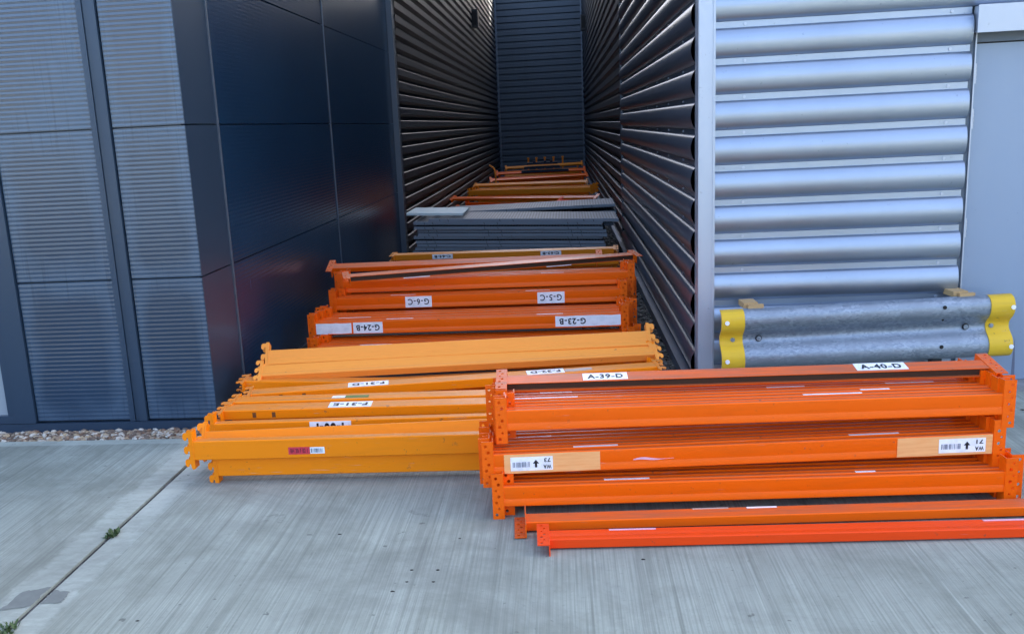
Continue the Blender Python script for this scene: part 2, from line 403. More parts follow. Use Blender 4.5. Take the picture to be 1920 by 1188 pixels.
def beam(Lp, Rp, kind='orange', m='orange', conn='perforated', tilt=0., anchor='t', label='', group=None, cat='rack beam', dy=0., dx=0., dz=0., name='rack_beam', extend=0.):
    """Lp, Rp: ends of the visible front edge (anchor 't': top of the wide face, 'b': its bottom); tilt in degrees turns the wide face up"""
    Lp, Rp = Vector(Lp), Vector(Rp); ax = (Rp-Lp); L = ax.length+extend; ax.normalize()
    yv = Vector((0, 0, 1)).cross(ax).normalized(); zv = ax.cross(yv)
    h = HY if kind.startswith('amber') else H
    rot = Matrix((ax, yv, zv)).transposed() @ Matrix.Rotation(R(-tilt), 3, 'X')
    off = Vector((dx, dy, dz)) - Vector((0, 0, h if anchor == 't' else 0))
    root = thing(name, label, cat, Lp + rot @ off, group)
    root.rotation_euler = rot.to_euler()
    mm = M[m]
    link('beam_rail', rail_mesh(kind, L, mm), root)
    link('end_connector', connector_mesh(conn, -1, mm), root)
    link('end_connector', connector_mesh(conn, 1, mm), root, (L, 0, 0))
    root['len'] = L
    return root
ORD = ['front', 'second', 'third', 'fourth', 'fifth', 'sixth', 'seventh', 'eighth', 'ninth', 'tenth']
def pack(Lp, Rp, n, where, group, kind='orange', m='orange', conn='perforated', pitch=.0445, jit=.02, tilt=0., anchor='t', colour='orange', big=(), depth=None):
    out = []
    for k in range(n):
        jx = 0 if k == 0 else random.uniform(-jit, jit)
        if k in big: jx += big[k]
        lab = (f'{colour} rack beam at the front of {where}' if k == 0 else f'{colour} rack beam, {ORD[k]} back in {where}')
        out.append(beam(Lp, Rp, kind, m, conn, tilt, anchor, lab, group, dy=k*pitch, dx=jx, dz=0 if k == 0 else random.uniform(-.003, .002)))
    return out
def fr(b, a): return a*b['len']
def arrow(parent, cx, cz, s, y, m):
    b = MB(); p = [(-.18, -.5), (.18, -.5), (.18, 0), (.5, 0), (0, .5), (-.5, 0), (-.18, 0)]
    b.add([(cx+x*s*.8, y, cz+z*s) for x, z in p], [tuple(range(7))], m)
    return link('lettering', b.mesh('lettering'), parent)
def barcode(parent, x0, x1, z0, z1, y, m):
    b = MB(); x = x0; rr = random.Random(int(x0*1000))
    while x < x1-.004:
        wd = rr.choice((.0012, .0018, .003)); b.add([(x, y, z0), (x+wd, y, z0), (x+wd, y, z1), (x, y, z1)], [(0, 1, 2, 3)], m); x += wd+rr.choice((.0012, .002, .0045))
    return link('lettering', b.mesh('lettering'), parent)
def smear(parent, x0, x1, z, y=-.0006):
    b = MB(); n = 10; top, bot = [], []
    for i in range(n+1):
        t = i/n; wd = .006*math.sin(math.pi*min(1, t*1.3+.05))*(1-.6*t)+.0008; zz = z+.006*math.sin(t*7)*(1-t)
        top.append((x0+(x1-x0)*t, y, zz+wd)); bot.append((x0+(x1-x0)*t, y, zz-wd))
    b.add(top+bot, [(i, i+1, n+2+i, n+1+i) for i in range(n)], M['pink_label'])
    return link('scrape', b.mesh('scrape'), parent)
def clip_holes(parent, xs, z0, z1):
    b = MB()
    for x in xs: b.add([(x, -.0006, z0), (x+.02, -.0006, z0), (x+.02, -.0006, z1), (x, -.0006, z1)], [(0, 1, 2, 3)], M['hole'])
    return link('clip_slot', b.mesh('clip_slot'), parent)

# --- pile of orange beams on the near right
gp = 'orange beams in the near right pile'
L2 = pack((-.2735, 4.08, .480), (1.879, 4.18, .479), 9, 'the top layer of the near right pile', gp, big={2: .03, 5: -.03})
L3 = pack((-.338, 4.03, .293), (1.850, 4.18, .300), 8, 'the middle layer of the near right pile', gp, big={1: -.02, 3: -.03, 4: .04, 6: .05})
L4 = pack((-.297, 4.00, .152), (1.874, 4.10, .152), 9, 'the lowest layer of the near right pile', gp, big={1: .04, 3: .05})
L2[0]['label'] = 'clean orange rack beam fronting the top layer of the near right pile'
L3[0]['label'] = 'orange rack beam with two peach labels reading WA 73 and WA 71'
L4[0]['label'] = 'plain orange rack beam just behind the two loose beams lying on the concrete'
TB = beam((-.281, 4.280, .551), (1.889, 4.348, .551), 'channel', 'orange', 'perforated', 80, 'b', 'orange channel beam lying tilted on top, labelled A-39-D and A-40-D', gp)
x = fr(TB, .157); sticker(TB, fr(TB, .163), fr(TB, .258), .010, .082, M['white'], 'A-39-D', bold=.024, hfrac=.66)
sticker(TB, fr(TB, .735), fr(TB, .84), .018, .093, M['white'], 'A-40-D', bold=.024, hfrac=.66)
for b_, (px0, px1, t0, t1, wd_) in ((L3[0], (.021, .216, .034, .120, 'WA 73')), (L3[0], (.811, .9985, .893, .985, 'WA 71'))):
    s = sticker(b_, fr(b_, px0), fr(b_, px1), .003, .0925, M['peach'], ragged=.002)
    q0, q1 = fr(b_, t0), fr(b_, t1)
    s2 = sticker(b_, q0, q1, .015, .079, M['white'], y=-.0024)
    W = q1-q0
    a, n_ = wd_.split()
    lettering(a, s2, q0+W*.87, .031, W*.19, .019, -.0032, M['ink'], True)
    lettering(n_, s2, q0+W*.87, .062, W*.15, .019, -.0032, M['ink'], True)
    arrow(s2, q0+W*.60, .047, .036, -.0032, M['ink'])
    barcode(s2, q0+W*.05, q0+W*.48, .032, .056, -.0032, M['ink_grey'])
smear(L3[0], fr(L3[0], .283), fr(L3[0], .365), .045)
for b_, a, c in ((L3[1], .171, .262), (L3[1], .73, .83), (L4[1], .186, .279), (L4[1], .695, .735), (L2[2], .60, .72), (L2[3], .74, .80), (L2[5], .83, .93), (L2[5], .58, .66), (L2[4], .02, .16), (L2[6], .08, .15), (L3[5], .06, .13)):
    top_strip(b_, fr(b_, a), fr(b_, c), H, D)

# --- two loose beams on the concrete in front
gl = 'loose beams on the concrete'
def lie(Lp, Rp, kind, m, label, face_down, extend):
    o = beam(Lp, Rp, kind, m, 'perforated', 0, 't', label, gl, extend=extend)
    ax = (Vector(Rp)-Vector(Lp)).normalized(); yv = Vector((0, 0, 1)).cross(ax).normalized(); zv = ax.cross(yv)
    rot = Matrix((ax, yv, zv)).transposed() @ Matrix.Rotation(R(90 if face_down else -90), 3, 'X')
    o.rotation_euler = rot.to_euler(); o.location = Vector(Lp)-rot @ (Vector((0, D, H)) if face_down else Vector((0, 0, 0)))
    return o
OL = lie((-.194, 3.845, .050), (1.893, 3.954, .050), 'box', 'orange', 'loose orange beam on the concrete between the red beam and the pile', True, .5)
RB = lie((-.091, 3.672, .048), (1.802, 3.748, .048), 'orange', 'orange_red', 'red rack beam lying loose on the concrete, nearest the camera', False, .6)
k = MB(); k.box((fr(OL, .37), D+.0002, .004), (fr(OL, .42), D+.0012, .018), M['white']); k.box((fr(OL, .28), D+.0002, .002), (fr(OL, .34), D+.0012, .012), M['scuff']); link('label_sticker', k.mesh('label_sticker'), OL)
for x0_, x1_ in ((.10, .178), (.71, .80)): sticker(RB, fr(RB, x0_), fr(RB, x1_), .074, .088, M['pink_label'])

# --- amber beams, pile on the near left
ga = 'amber beams in the near left pile'
Y1 = beam((-1.90, 4.455, .238), (.51, 4.515, .238), 'amber', 'amber', 'hooked', 0, 't', 'amber rack beam with a red barcode sticker, front edge of the left pile', ga)
Y0 = beam((-1.80, 4.495, .136), (.60, 4.545, .136), 'amber', 'amber', 'hooked', 0, 't', 'amber rack beam lowest in the left pile, its hooks touching the concrete', ga)
YB = beam((-1.885, 4.558, .161), (.50, 4.76, .161), 'amber', 'amber', 'hooked', 38, 'b', 'amber rack beam leaning back right behind the red stickered beam', ga)
YC = beam((-1.905, 4.775, .230), (.49, 4.90, .216), 'amber', 'amber', 'hooked', 0, 't', 'amber rack beam whose white label is half hidden, third row of the left pile', ga)
YE = beam((-1.911, 4.941, .252), (.50, 4.99, .252), 'amber', 'amber', 'hooked', 85, 'b', 'amber rack beam lying flat with the label F-31-E', ga)
YG = beam((-1.89, 5.065, .266), (.52, 5.115, .266), 'amber', 'amber', 'hooked', 87, 'b', 'amber rack beam lying flat with a green and white sticker', ga)
YD = beam((-1.859, 5.27, .252), (.542, 5.679, .252), 'amber', 'amber', 'hooked', 86, 'b', 'amber rack beam lying askew with labels F-31-D and F-32-D', ga)
YT = beam((-1.985, 5.545, .262), (.42, 5.68, .150), 'amber', 'amber', 'hooked', 88, 'b', 'amber rack beam in the shade directly under the pale amber beams', ga)
YP = beam((-1.894, 5.60, .280), (.547, 5.87, .285), 'amber_grooved', 'amber_pale', 'hooked', 62, 'b', 'pale amber rack beam, the lower of two leaning one upon the other', ga)
YQ = beam((-1.876, 5.70, .325), (.513, 5.93, .330), 'amber_grooved', 'amber_pale', 'hooked', 36, 'b', 'pale amber rack beam, upper of two, leaning below the G-24-B beam', ga)
for k, (p, q, z) in enumerate((((-1.86, 4.99), (.5, 5.03), .19), ((-1.80, 5.20), (.52, 5.30), .19), ((-1.93, 5.62), (.5, 5.86), .272-.06), ((-1.82, 5.08), (.5, 5.12), .13), ((-1.85, 5.36), (.52, 5.46), .13), ((-1.9, 5.84), (.5, 5.94), .30))):
    beam((*p, z), (*q, z), 'amber', 'amber', 'hooked', 0 if k < 5 else 0, 't', 'amber rack beam buried low in the left pile under the flat labelled beams', ga)
b = Y1; sticker(b, .49, .60, .020, .058, M['red_label'], 'BH 30 F 02 1', ink=M['ink_dark_red'], bold=.01, hfrac=.6)
s = sticker(b, .601, .675, .022, .056, M['white']); barcode(s, .606, .67, .028, .05, -.0022, M['ink_grey'])
sticker(YC, .52, .745, .012, .097, M['white'], '4-60-F', True, bold=.03, hfrac=.80)
sticker(YE, .59, .83, .010, .090, M['white'], 'F-31-E', True, bold=.03)
sticker(YD, fr(YD, .234), fr(YD, .333), .012, .09, M['white'], 'F-31-D', True, bold=.03)
sticker(YD, fr(YD, .676), fr(YD, .77), .012, .09, M['white'], 'F-32-D', True, bold=.03)
sticker(YD, fr(YD, .772), fr(YD, .84), .016, .085, M['scuff'], ragged=.02, name='worn_patch')
sticker(YG, .56, .635, .022, .062, M['white'], ragged=.003); sticker(YG, .636, .77, .022, .062, M['green_label'])
def front_slots(b_, xs):      # clip slots in the thin edge that faces the viewer when the beam lies flat
    k = MB()
    for xx in xs: k.box((xx, .014, -.0008), (xx+.020, .044, .002), M['slot'])
    link('clip_slot', k.mesh('clip_slot'), b_)
front_slots(YD, (.165, .30, 2.25, 2.13)); front_slots(YE, (.165, .275, 2.2))

# --- G pile of orange beams at the mouth of the alley
gg = 'orange beams stacked at the alley mouth'
G0 = pack((-1.80, 6.63, .222), (.43, 6.63, .222), 8, 'the bottom layer at the alley mouth', gg, big={1: -.045, 3: .07, 4: .05})
GA = pack((-1.854, 6.80, .365), (.398, 6.80, .365), 9, 'the G-24-B layer at the alley mouth', gg, big={1: .03, 3: .04, 5: .09, 6: .05})
GB = pack((-1.79, 7.26, .462), (.420, 7.26, .462), 6, 'the G-6-C layer at the alley mouth', gg, big={2: .05, 4: .10})
GC = pack((-1.758, 7.40, .574), (.488, 7.40, .574), 6, 'the layer above G-6-C at the alley mouth', gg, big={3: -.05, 4: .03})
GX = pack((-1.74, 7.64, .345), (.47, 7.64, .345), 3, 'the hidden rows under the G-6-C layer', gg)
GA[0]['label'] = 'orange rack beam labelled G-24-B and G-23-B at the alley mouth'
GB[0]['label'] = 'orange rack beam labelled G-6-C and G-5-C at the alley mouth'
b = GA[0]
sticker(b, .008, fr(b, .122), .006, .088, M['white'], ragged=.004); sticker(b, fr(b, .128), fr(b, .226), .006, .088, M['white'], 'G-24-B', True, bold=.02, hfrac=.55)
sticker(b, fr(b, .79), fr(b, .998), .008, .090, M['white'], 'G-23-B', True, bold=.02, wx=(fr(b, .845), fr(b, .085)), hfrac=.55, ragged=.004)
b = GB[0]
sticker(b, fr(b, .248), fr(b, .342), .006, .092, M['white'], 'G-6-C', True, bold=.01, hfrac=.55); sticker(b, fr(b, .714), fr(b, .808), .004, .092, M['white'], 'G-5-C', True, bold=.01, hfrac=.55)
for b_, a, c in ((GA[1], .23, .32), (GA[1], .725, .81), (GB[1], .20, .29), (GB[1], .68, .765), (GC[1], .70, .78), (G0[0], .14, .245), (GA[3], .05, .16)): top_strip(b_, fr(b_, a), fr(b_, c), H, D)
T1 = beam((-1.975, 7.97, .602), (.27, 8.0, .602), 'box', 'orange', 'perforated', 72, 'b', 'orange beam crossing along the back, on top at the alley mouth', gg)
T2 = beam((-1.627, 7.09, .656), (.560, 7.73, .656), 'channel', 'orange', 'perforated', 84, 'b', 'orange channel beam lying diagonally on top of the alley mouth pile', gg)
b = T2; k = MB(); k.box((fr(b, .18), D-.0032, -.0016), (fr(b, .27), D+.003, -.0004), M['white']); link('label_sticker', k.mesh('label_sticker'), b)
k = MB(); k.box((fr(b, .68), D-.0032, -.0016), (fr(b, .77), D+.003, -.0004), M['white']); link('label_sticker', k.mesh('label_sticker'), b)

# --- old amber row behind it
gc = 'old amber beams behind the alley mouth pile'
C1 = pack((-1.697, 9.44, .505), (.479, 9.33, .505), 4, 'the brownish row labelled C-64-B', gc, 'amber', 'amber_old', 'hooked', .105, .03, 85, 'b', 'old amber', big={1: .03})
C1[0]['label'] = 'old amber beam labelled C-64-B and C-63-B, below the grey shelf panels'
b = C1[0]
for a, c, t in ((.178, .273, 'C-64-B'), (.675, .768, 'C-63-B')):
    o = sticker(b, fr(b, a), fr(b, c), .004, .052, M['white'], t, True, bold=.03)
    o.rotation_euler = (R(90), 0, 0); o.location = (0, .055, -.0)       # sits on the thin edge facing the viewer
for z in (.43, .31, .19):
    for k in range(2): beam((-1.69, 9.47+k*.2, z), (.47, 9.37+k*.2, z), 'amber', 'amber_old', 'hooked', 0, 't', 'old amber beam buried under the C-64-B row', gc)

# ------------------------------------------------------------------ grey shelf panels
gs = 'grey shelf panels stacked in the alley'
def shelf_mesh(Lx, W, t, m, slits=True):
    b = MB(); b.box((.010, .010, t-.003), (Lx-.010, W-.010, t), M['deck'] if m == M['steel_grey'] else m); b.box((0, .003, t-.003), (Lx, .0098, t), m); b.box((0, 0, 0), (Lx, .003, t-.003), m); b.box((0, W-.003, 0), (Lx, W, t-.003), m)
    b.box((0, .003, 0), (.003, W-.003, t-.003), m); b.box((Lx-.003, .003, 0), (Lx, W-.003, t-.003), m)
    b.box((.003, .003, .0), (Lx-.003, .02, .003), m)
    if slits:
        for f in (.06, .105, .38, .45, .82, .87):
            x = Lx*f
            b.add([(x, -.0012, .004), (x+.006, -.0012, .004), (x-.004, -.0012, t-.004), (x-.010, -.0012, t-.004)], [(0, 1, 2, 3)], M['hole'])
    return b
sm = shelf_mesh(2.28, .95, .036, M['steel_grey']).mesh('shelf_panel')
NS = 14
for k in range(NS):
    dx = random.uniform(-.035, .035) + (-.05 if k in (4, 8) else 0); xx = -1.79+dx
    if k == NS-1: xx = -1.62
    nm = 'topmost grey shelf panel sticking out to the right of the stack' if k == NS-1 else f'grey shelf panel, {["bottom one", "second from the floor", "third from the floor", "fourth from the floor", "fifth from the floor", "sixth from the floor", "seventh from the floor", "seventh from the top", "sixth from the top", "fifth from the top", "fourth from the top", "third from the top", "second from the top"][k]} of the alley stack'
    o = link('shelf_panel', sm, None, (xx, 11.52+random.uniform(-.03, .02)-.02*(k == NS-1), .075+k*.0425+(.014 if k in (8, 12) else 0)))
    o.rotation_euler = (0, R(2.2), R(random.uniform(-.5, .5)))
    tag(o, nm, 'shelf panel', gs)
o = link('shelf_panel', sm, None, (-1.60, 12.66, .60)); o.rotation_euler = (0, R(-.6), R(-1)); tag(o, 'grey shelf panel lying on its own behind the main grey stack', 'shelf panel', gs)
for k in range(3):
    o = link('shelf_panel', sm, None, (-1.62+.02*k, 12.68+.02*k, .35+.08*k)); o.rotation_euler = (0, R(-.6), R(-1)); tag(o, f'grey shelf panel below the separate rear one, {["lowest", "middle", "upper"][k]} of three', 'shelf panel', gs)
b = MB(); LX, WY = .70, .80
b.box((0, 0, 0), (LX, .004, .030), M['mint']); b.box((0, WY-.004, 0), (LX, WY, .030), M['mint']); b.box((0, .004, 0), (.004, WY-.004, .030), M['mint']); b.box((LX-.004, .004, 0), (LX, WY-.004, .030), M['mint'])
n = 9
for i in range(n): b.box((.004, .02+i*(WY-.03)/n, .026), (LX-.004, .02+i*(WY-.03)/n+.052, .030), M['mint'])
for xx in (.15, .35, .55): b.box((xx, .004, .012), (xx+.03, WY-.004, .0255), M['mint'])
o = link('slotted_shelf', b.mesh('slotted_shelf'), None, (-1.905, 11.62, .706)); o.rotation_euler = (0, R(2.2), 0)
tag(o, 'small pale mint slotted shelf lying on the left end of the grey stack', 'shelf panel')

# ------------------------------------------------------------------ far piles
gf = 'beams further down the alley'
def row(Lp, Rp, n, where, m, kind, conn, colour, pitch, tilt=0, anchor='t', jit=.03):
    return pack(Lp, Rp, n, where, gf, kind, m, conn, pitch, jit, tilt, anchor, colour)
row((-2.02, 17.7, .45), (.54, 16.55, .45), 6, 'the row just behind the grey shelf panels', 'orange', 'orange', 'perforated', 'orange', .19, 72, 'b')
RX = beam((-.02, 15.55, .52), (.63, 14.95, .50), 'orange', 'orange_red', 'perforated', 60, 't', 'short red orange beam poking out behind the grey shelf panels', gf)
row((-1.93, 20.1, .43), (.56, 19.5, .43), 4, 'the dull amber row in mid alley', 'amber_old', 'amber', 'hooked', 'dull amber', .21)
row((-1.90, 21.2, .46), (.50, 20.8, .46), 5, 'the flat dull amber row in mid alley', 'amber_old', 'amber', 'hooked', 'dull amber', .33, 66, 'b')
row((-1.70, 23.7, .42), (.60, 24.2, .42), 5, 'the rust orange row beyond mid alley', 'orange', 'orange', 'perforated', 'rust orange', .55, 60, 'b')
row((-1.80, 27.5, .38), (.63, 27.7, .38), 4, 'the orange row near the alley end', 'orange', 'orange', 'perforated', 'orange', .45, 50, 'b')
row((-1.70, 30.4, .40), (.64, 30.8, .42), 4, 'the dull amber row at the alley end', 'amber_old', 'amber', 'hooked', 'dull amber', .35, 50, 'b')
# low rows that carry them
for (y0, y1, z, m, kind, cn, lab) in ((17.8, 16.7, .36, 'orange', 'orange', 'perforated', 'orange beam low under the row behind the grey shelf panels'), (20.4, 19.9, .32, 'amber_old', 'amber', 'hooked', 'dull amber beam low under the mid alley rows'), (24.0, 24.4, .32, 'orange', 'orange', 'perforated', 'rust orange beam low under the row beyond mid alley'), (27.7, 27.9, .29, 'orange', 'orange', 'perforated', 'orange beam low under the row near the alley end'), (30.7, 31.0, .31, 'amber_old', 'amber', 'hooked', 'dull amber beam low under the row at the alley end')):
    for k in range(3): beam((-1.75, y0+.09*k, z-.105*k), (.5, y1+.09*k, z-.105*k), kind, m, cn, 0, 't', lab, gf)
# pegs along the far amber beam, blue stack, bent rod
for i, xx in enumerate((-1.08, -.82, -.55, -.27, .02)):
    b = MB(); b.box((0, 0, 0), (.05, .05, .22), M['amber_old']); b.box((-.012, -.01, .19), (.062, .06, .235), M['amber_old'])
    o = link('upright_peg', b.mesh('upright_peg'), None, (xx, 31.3+.01*i, .44))
    tag(o, f'stubby amber peg standing on the far amber beam, {["leftmost", "second from left", "middle", "second from right", "rightmost"][i]} of five', 'peg', 'amber pegs at the alley end')
    b = MB(); b.box((.005, .005, 0), (.045, .045, .44), M['amber_old']); link('peg_foot', b.mesh('peg_foot'), o, (0, 0, -.44))
for i in range(3):
    b = MB(); Ln = (1.32, 1.0, .86)[i]; b.box((0, 0, 0), (Ln, .30, .06), M['navy'])
    for xx in (.2, .55, .75): b.box((xx*Ln, -.004, .06), (xx*Ln+.07, .22, .10 if i == 2 else .062), M['navy'])
    o = link('dark_steel_bracket', b.mesh('dark_steel_bracket'), None, (-1.12+.08*i, 27.1+.04*i, .40+.105*i))
    tag(o, f'dark navy steel bracket, {["lowest", "middle", "topmost"][i]} of three on the far orange beams', 'bracket', 'navy brackets far down the alley')
b = MB(); pts = [(0, 0, 0), (.01, 0, .55), (.0, 0, .74), (-.04, 0, .81), (-.12, 0, .86)]
for i in range(len(pts)-1):
    p, q = Vector(pts[i]), Vector(pts[i+1]); d_ = (q-p).normalized(); u = d_.cross(Vector((0, 1, 0))).normalized()*.018; v = Vector((0, .018, 0))
    ring = [p+u*math.cos(a)+v*math.sin(a) for a in [k*math.pi/4 for k in range(8)]]+[q+d_*.006+u*math.cos(a)+v*math.sin(a) for a in [k*math.pi/4 for k in range(8)]]
    b.add(ring, [(k, (k+1) % 8, 8+(k+1) % 8, 8+k) for k in range(8)]+[tuple(range(8)), tuple(range(8, 16))], M['amber_pale'])
tag(link('bent_rod', b.mesh('bent_rod', 40), None, (-1.50, 21.9, 0)), 'pale bent rod standing upright at the left wall of the alley', 'rod')

# ------------------------------------------------------------------ galvanised barrier in front of the silver wall
bar = thing('crash_barrier', 'galvanised W-shaped barrier rail with yellow end caps before the silver wall', 'barrier', (.955, 5.64, 0))
bar.rotation_euler = (0, R(-.9), R(3.2))
BL = 1.63; Z0, BH = .215, .372
def wprof(off=0., t=.004):
    base = [(.055, 0.), (.020, .012), (.0, .040), (.0, .085), (.022, .118), (.066, .150), (.066, .190), (.022, .222), (.0, .253), (.0, .298), (.020, .326), (.055, .338)]
    # smooth it
    pts = []
    for i in range(len(base)-1):
        a, c = base[i], base[i+1]
        for k in range(3): pts.append((a[0]+(c[0]-a[0])*k/3, a[1]+(c[1]-a[1])*k/3))
    pts.append(base[-1])
    for _ in range(2): pts = [pts[0]]+[tuple((pts[i-1][j]+2*pts[i][j]+pts[i+1][j])/4 for j in (0, 1)) for i in range(1, len(pts)-1)]+[pts[-1]]
    pts = [(y, z*1.1) for y, z in pts]
    f = [(y-off, z+Z0) for y, z in pts]; bk = [(y-off+t, z+Z0) for y, z in pts]
    return f, bk
def wmesh(x0, x1, off, t, m, name, nseg=1):
    f, bk = wprof(off, t); b = MB(); n = len(f)
    for s_, prof in ((0, f), (1, bk)):
        b.add([(x0, y, z) for y, z in prof]+[(x1, y, z) for y, z in prof], [(i, i+1, n+i+1, n+i) for i in range(n-1)], m)
    for xx in (x0, x1): b.add([(xx, y, z) for y, z in f]+[(xx, y, z) for y, z in bk], [(i, i+1, n+i+1, n+i) for i in range(n-1)], m)
    for i in (0, n-1): b.add([(x0, *f[i]), (x1, *f[i]), (x1, *bk[i]), (x0, *bk[i])], [(0, 1, 2, 3)], m)
    return b.mesh(name, 35)
link('rail', wmesh(.03, BL-.03, 0, .004, M['galv'], 'rail'), bar)
for x0, x1, inn in ((-.03, .105, 1), (BL-.105, BL+.03, -1)):
    cp = link('end_cap', wmesh(x0, x1, .007, .018, M['yellow'], 'end_cap'), bar)
    xr = x0+.03 if inn > 0 else x1-.012
    for zz in (Z0+.303, Z0+.068):
        k = MB(); k.cyl((xr, -.012, zz), .013, .006, M['white'], 'y', 14); link('reflector', k.mesh('reflector', 40), cp)
    k = MB(); k.cyl((x0+.075 if inn > 0 else x0+.03, .050, Z0+.187), .013, .010, M['galv'], 'y', 12); link('bolt', k.mesh('bolt', 40), cp)
for xx in (.20, BL-.22):
    k = MB(); k.cyl((xx, .056, Z0+.187), .019, .012, M['black'], 'y', 16); k.cyl((xx, .050, Z0+.187), .014, .008, M['galv'], 'y', 14); link('bolt', k.mesh('bolt', 40), bar)
k = MB()
for xx, zz, rr, yy in ((BL-.37, Z0+.322, .012, -.0012), (BL-.38, Z0+.086, .012, -.0012), (BL-.37, Z0+.244, .007, .0205)): k.cyl((xx, yy, zz), rr, .0010, M['hole'], 'y', 12)
link('bolt_hole', k.mesh('bolt_hole'), bar)
for xx in (.03, BL-.40):
    k = MB(); k.box((xx, .080, 0), (xx+.06, .13, Z0+.33), M['black']); k.box((xx-.03, .06, 0.), (xx+.09, .15, .008), M['black']); link('post', k.mesh('post'), bar)
    k = MB(); k.box((xx, .068, Z0-.04), (xx+.05, .080, Z0+.17), M['black']); link('bracket', k.mesh('bracket'), bar)
for i, (xx, yy, zz, an) in enumerate(((1.06, 5.70, .575, 3), (2.285, 5.765, .590, 5))):
    o = thing('wooden_block', ['pale wooden block wedged on the barrier beside its left yellow cap', 'pale wooden block wedged on the barrier next to the grey door'][i], 'wooden block', (xx, yy, zz), 'wooden blocks on the barrier')
    o.rotation_euler = (0, R(-1), R(an))
    k = MB(); k.box((0, .03, .004), (.085, .16, .036), M['wood']); link('batten', k.mesh('batten'), o)
    k = MB(); k.box((.022, 0, .0), (.112, .028, .028), M['wood']); link('batten', k.mesh('batten'), o)
    o.location.z += .006

# ------------------------------------------------------------------ corrugated sheets
def sheet(b, prof, P, Q, nrm, m, z0=0.):
    """profile = [(offset, z)...] run along P -> Q (x, y); offset along nrm"""
    n = len(prof)
    A = [(P[0]+nrm[0]*o, P[1]+nrm[1]*o, z) for o, z in prof]; B = [(Q[0]+nrm[0]*o, Q[1]+nrm[1]*o, z) for o, z in prof]
    b.add(A+B, [(i, i+1, n+i+1, n+i) for i in range(n-1)], m)
def round_ribs(z0, z1, zb, pitch, flat, depth, seg=10):
    p = []; k0 = math.floor((z0-zb)/pitch)-1; z = zb+k0*pitch
    while z < z1+pitch:
        if True:
            for i in range(seg+1):
                t = i/seg; a = math.pi*t
                p.append((depth*max(0., math.sin(a))**.72, z+(pitch-flat)*(.5-.5*math.cos(a)*(.6+.4*abs(math.cos(a))))))
        z += pitch
    return [q for q in p if z0-1e-6 <= q[1] <= z1+1e-6]
def trap_ribs(z0, z1, zb, pitch, body, depth):
    p = []; k0 = math.floor((z0-zb)/pitch)-1; z = zb+k0*pitch
    while z < z1+pitch:
        # zb is the top edge of a raised body
        p += [(0, z-pitch+.004), (0, z-body-.018), (depth*.75, z-body), (depth, z-body+.012), (depth, z-.005), (depth*.86, z)]
        z += pitch
    return [q for q in p if z0-1e-6 <= q[1] <= z1+1e-6]
PIT = .2055
# right unit
XR, YF, HB = .83, 5.94, 7.0
ru = thing('silver_clad_unit', 'silver industrial unit clad in round horizontal ribs, with a grey door', 'building', (XR, YF, 0))
def part(name, b, root, smooth=None):
    o = link(name, b.mesh(name, smooth), root); o.location = -Vector(root.location); return o
b = MB(); b.box((XR+.06, YF+.075, 0), (14, 13.1, HB), M['clad_dark']); part('wall', b, ru)
b = MB(); b.box((XR+.03, YF+.03, HB), (14.05, 13.1, HB+.18), M['trim_dark']); part('roof', b, ru)
fz = .600
b = MB()
lowp = round_ribs(.03, 2.2441, fz, PIT, .036, .044); upp = round_ribs(2.2439, HB, fz, PIT, .036, .044)
sheet(b, lowp, (XR+.082, YF), (2.345, YF), (0, -1), M['silver']); sheet(b, upp, (XR+.082, YF), (14, YF), (0, -1), M['silver']); sheet(b, lowp, (3.45, YF), (14, YF), (0, -1), M['silver'])
# closed rib ends at the door opening
for i in range(len(lowp)-1):
    (o1, z1_), (o2, z2_) = lowp[i], lowp[i+1]
    b.add([(2.345, YF-o1, z1_), (2.345, YF-o2, z2_), (2.345, YF+.05, z2_), (2.345, YF+.05, z1_)], [(0, 1, 2, 3)], M['silver'])
k = -3
while fz+k*PIT < 5:
    zc = fz+k*PIT-.018; k += 1
    if zc < .05: continue
    for xx in (1.085, 2.235, 3.9): 
        if zc > 2.1 or xx != 2.9: b.cyl((xx, YF-.006, zc), .009, .006, M['silver_flat'], 'y', 8)
part('front_cladding', b, ru, 40)
b = MB(); sz = 1.622+.018
sp_ = round_ribs(.10, HB, sz, .1925, .034, .045)
sheet(b, sp_, (XR, YF+.08), (XR, 13.1), (-1, 0), M['silver_shaded'])
k = -8
while sz+k*.1925 < 4.5:
    zc = sz+k*.1925-.017; k += 1
    if zc < .12: continue
    for yy in (6.731, 7.622, 8.5, 9.407, 10.281, 11.17, 12.05): b.cyl((XR-.006, yy, zc), .009, .006, M['silver_flat'], 'x', 8)
part('side_cladding', b, ru, 40)
b = MB(); b.box((XR-.012, YF-.058, 0), (XR+.080, YF-.003, HB), M['silver_flat']); b.box((XR-.018, YF-.058, 0), (XR-.0125, YF+.09, HB), M['silver_flat']); b.box((XR+.066, YF-.064, 0), (XR+.072, YF-.0585, HB), M['silver_flat'])
part('corner_trim', b, ru)
b = MB(); b.box((XR-.075, YF+.02, 0), (XR+.05, 13.1, .085), M['trim_dark']); b.box((XR-.085, YF+.02, .0855), (XR+.05, 13.1, .098), M['silver_shaded'])
part('plinth', b, ru)
b = MB(); b.box((XR+.08, YF-.10, 0), (14, YF+.074, .028), M['concrete_base']); part('plinth', b, ru)
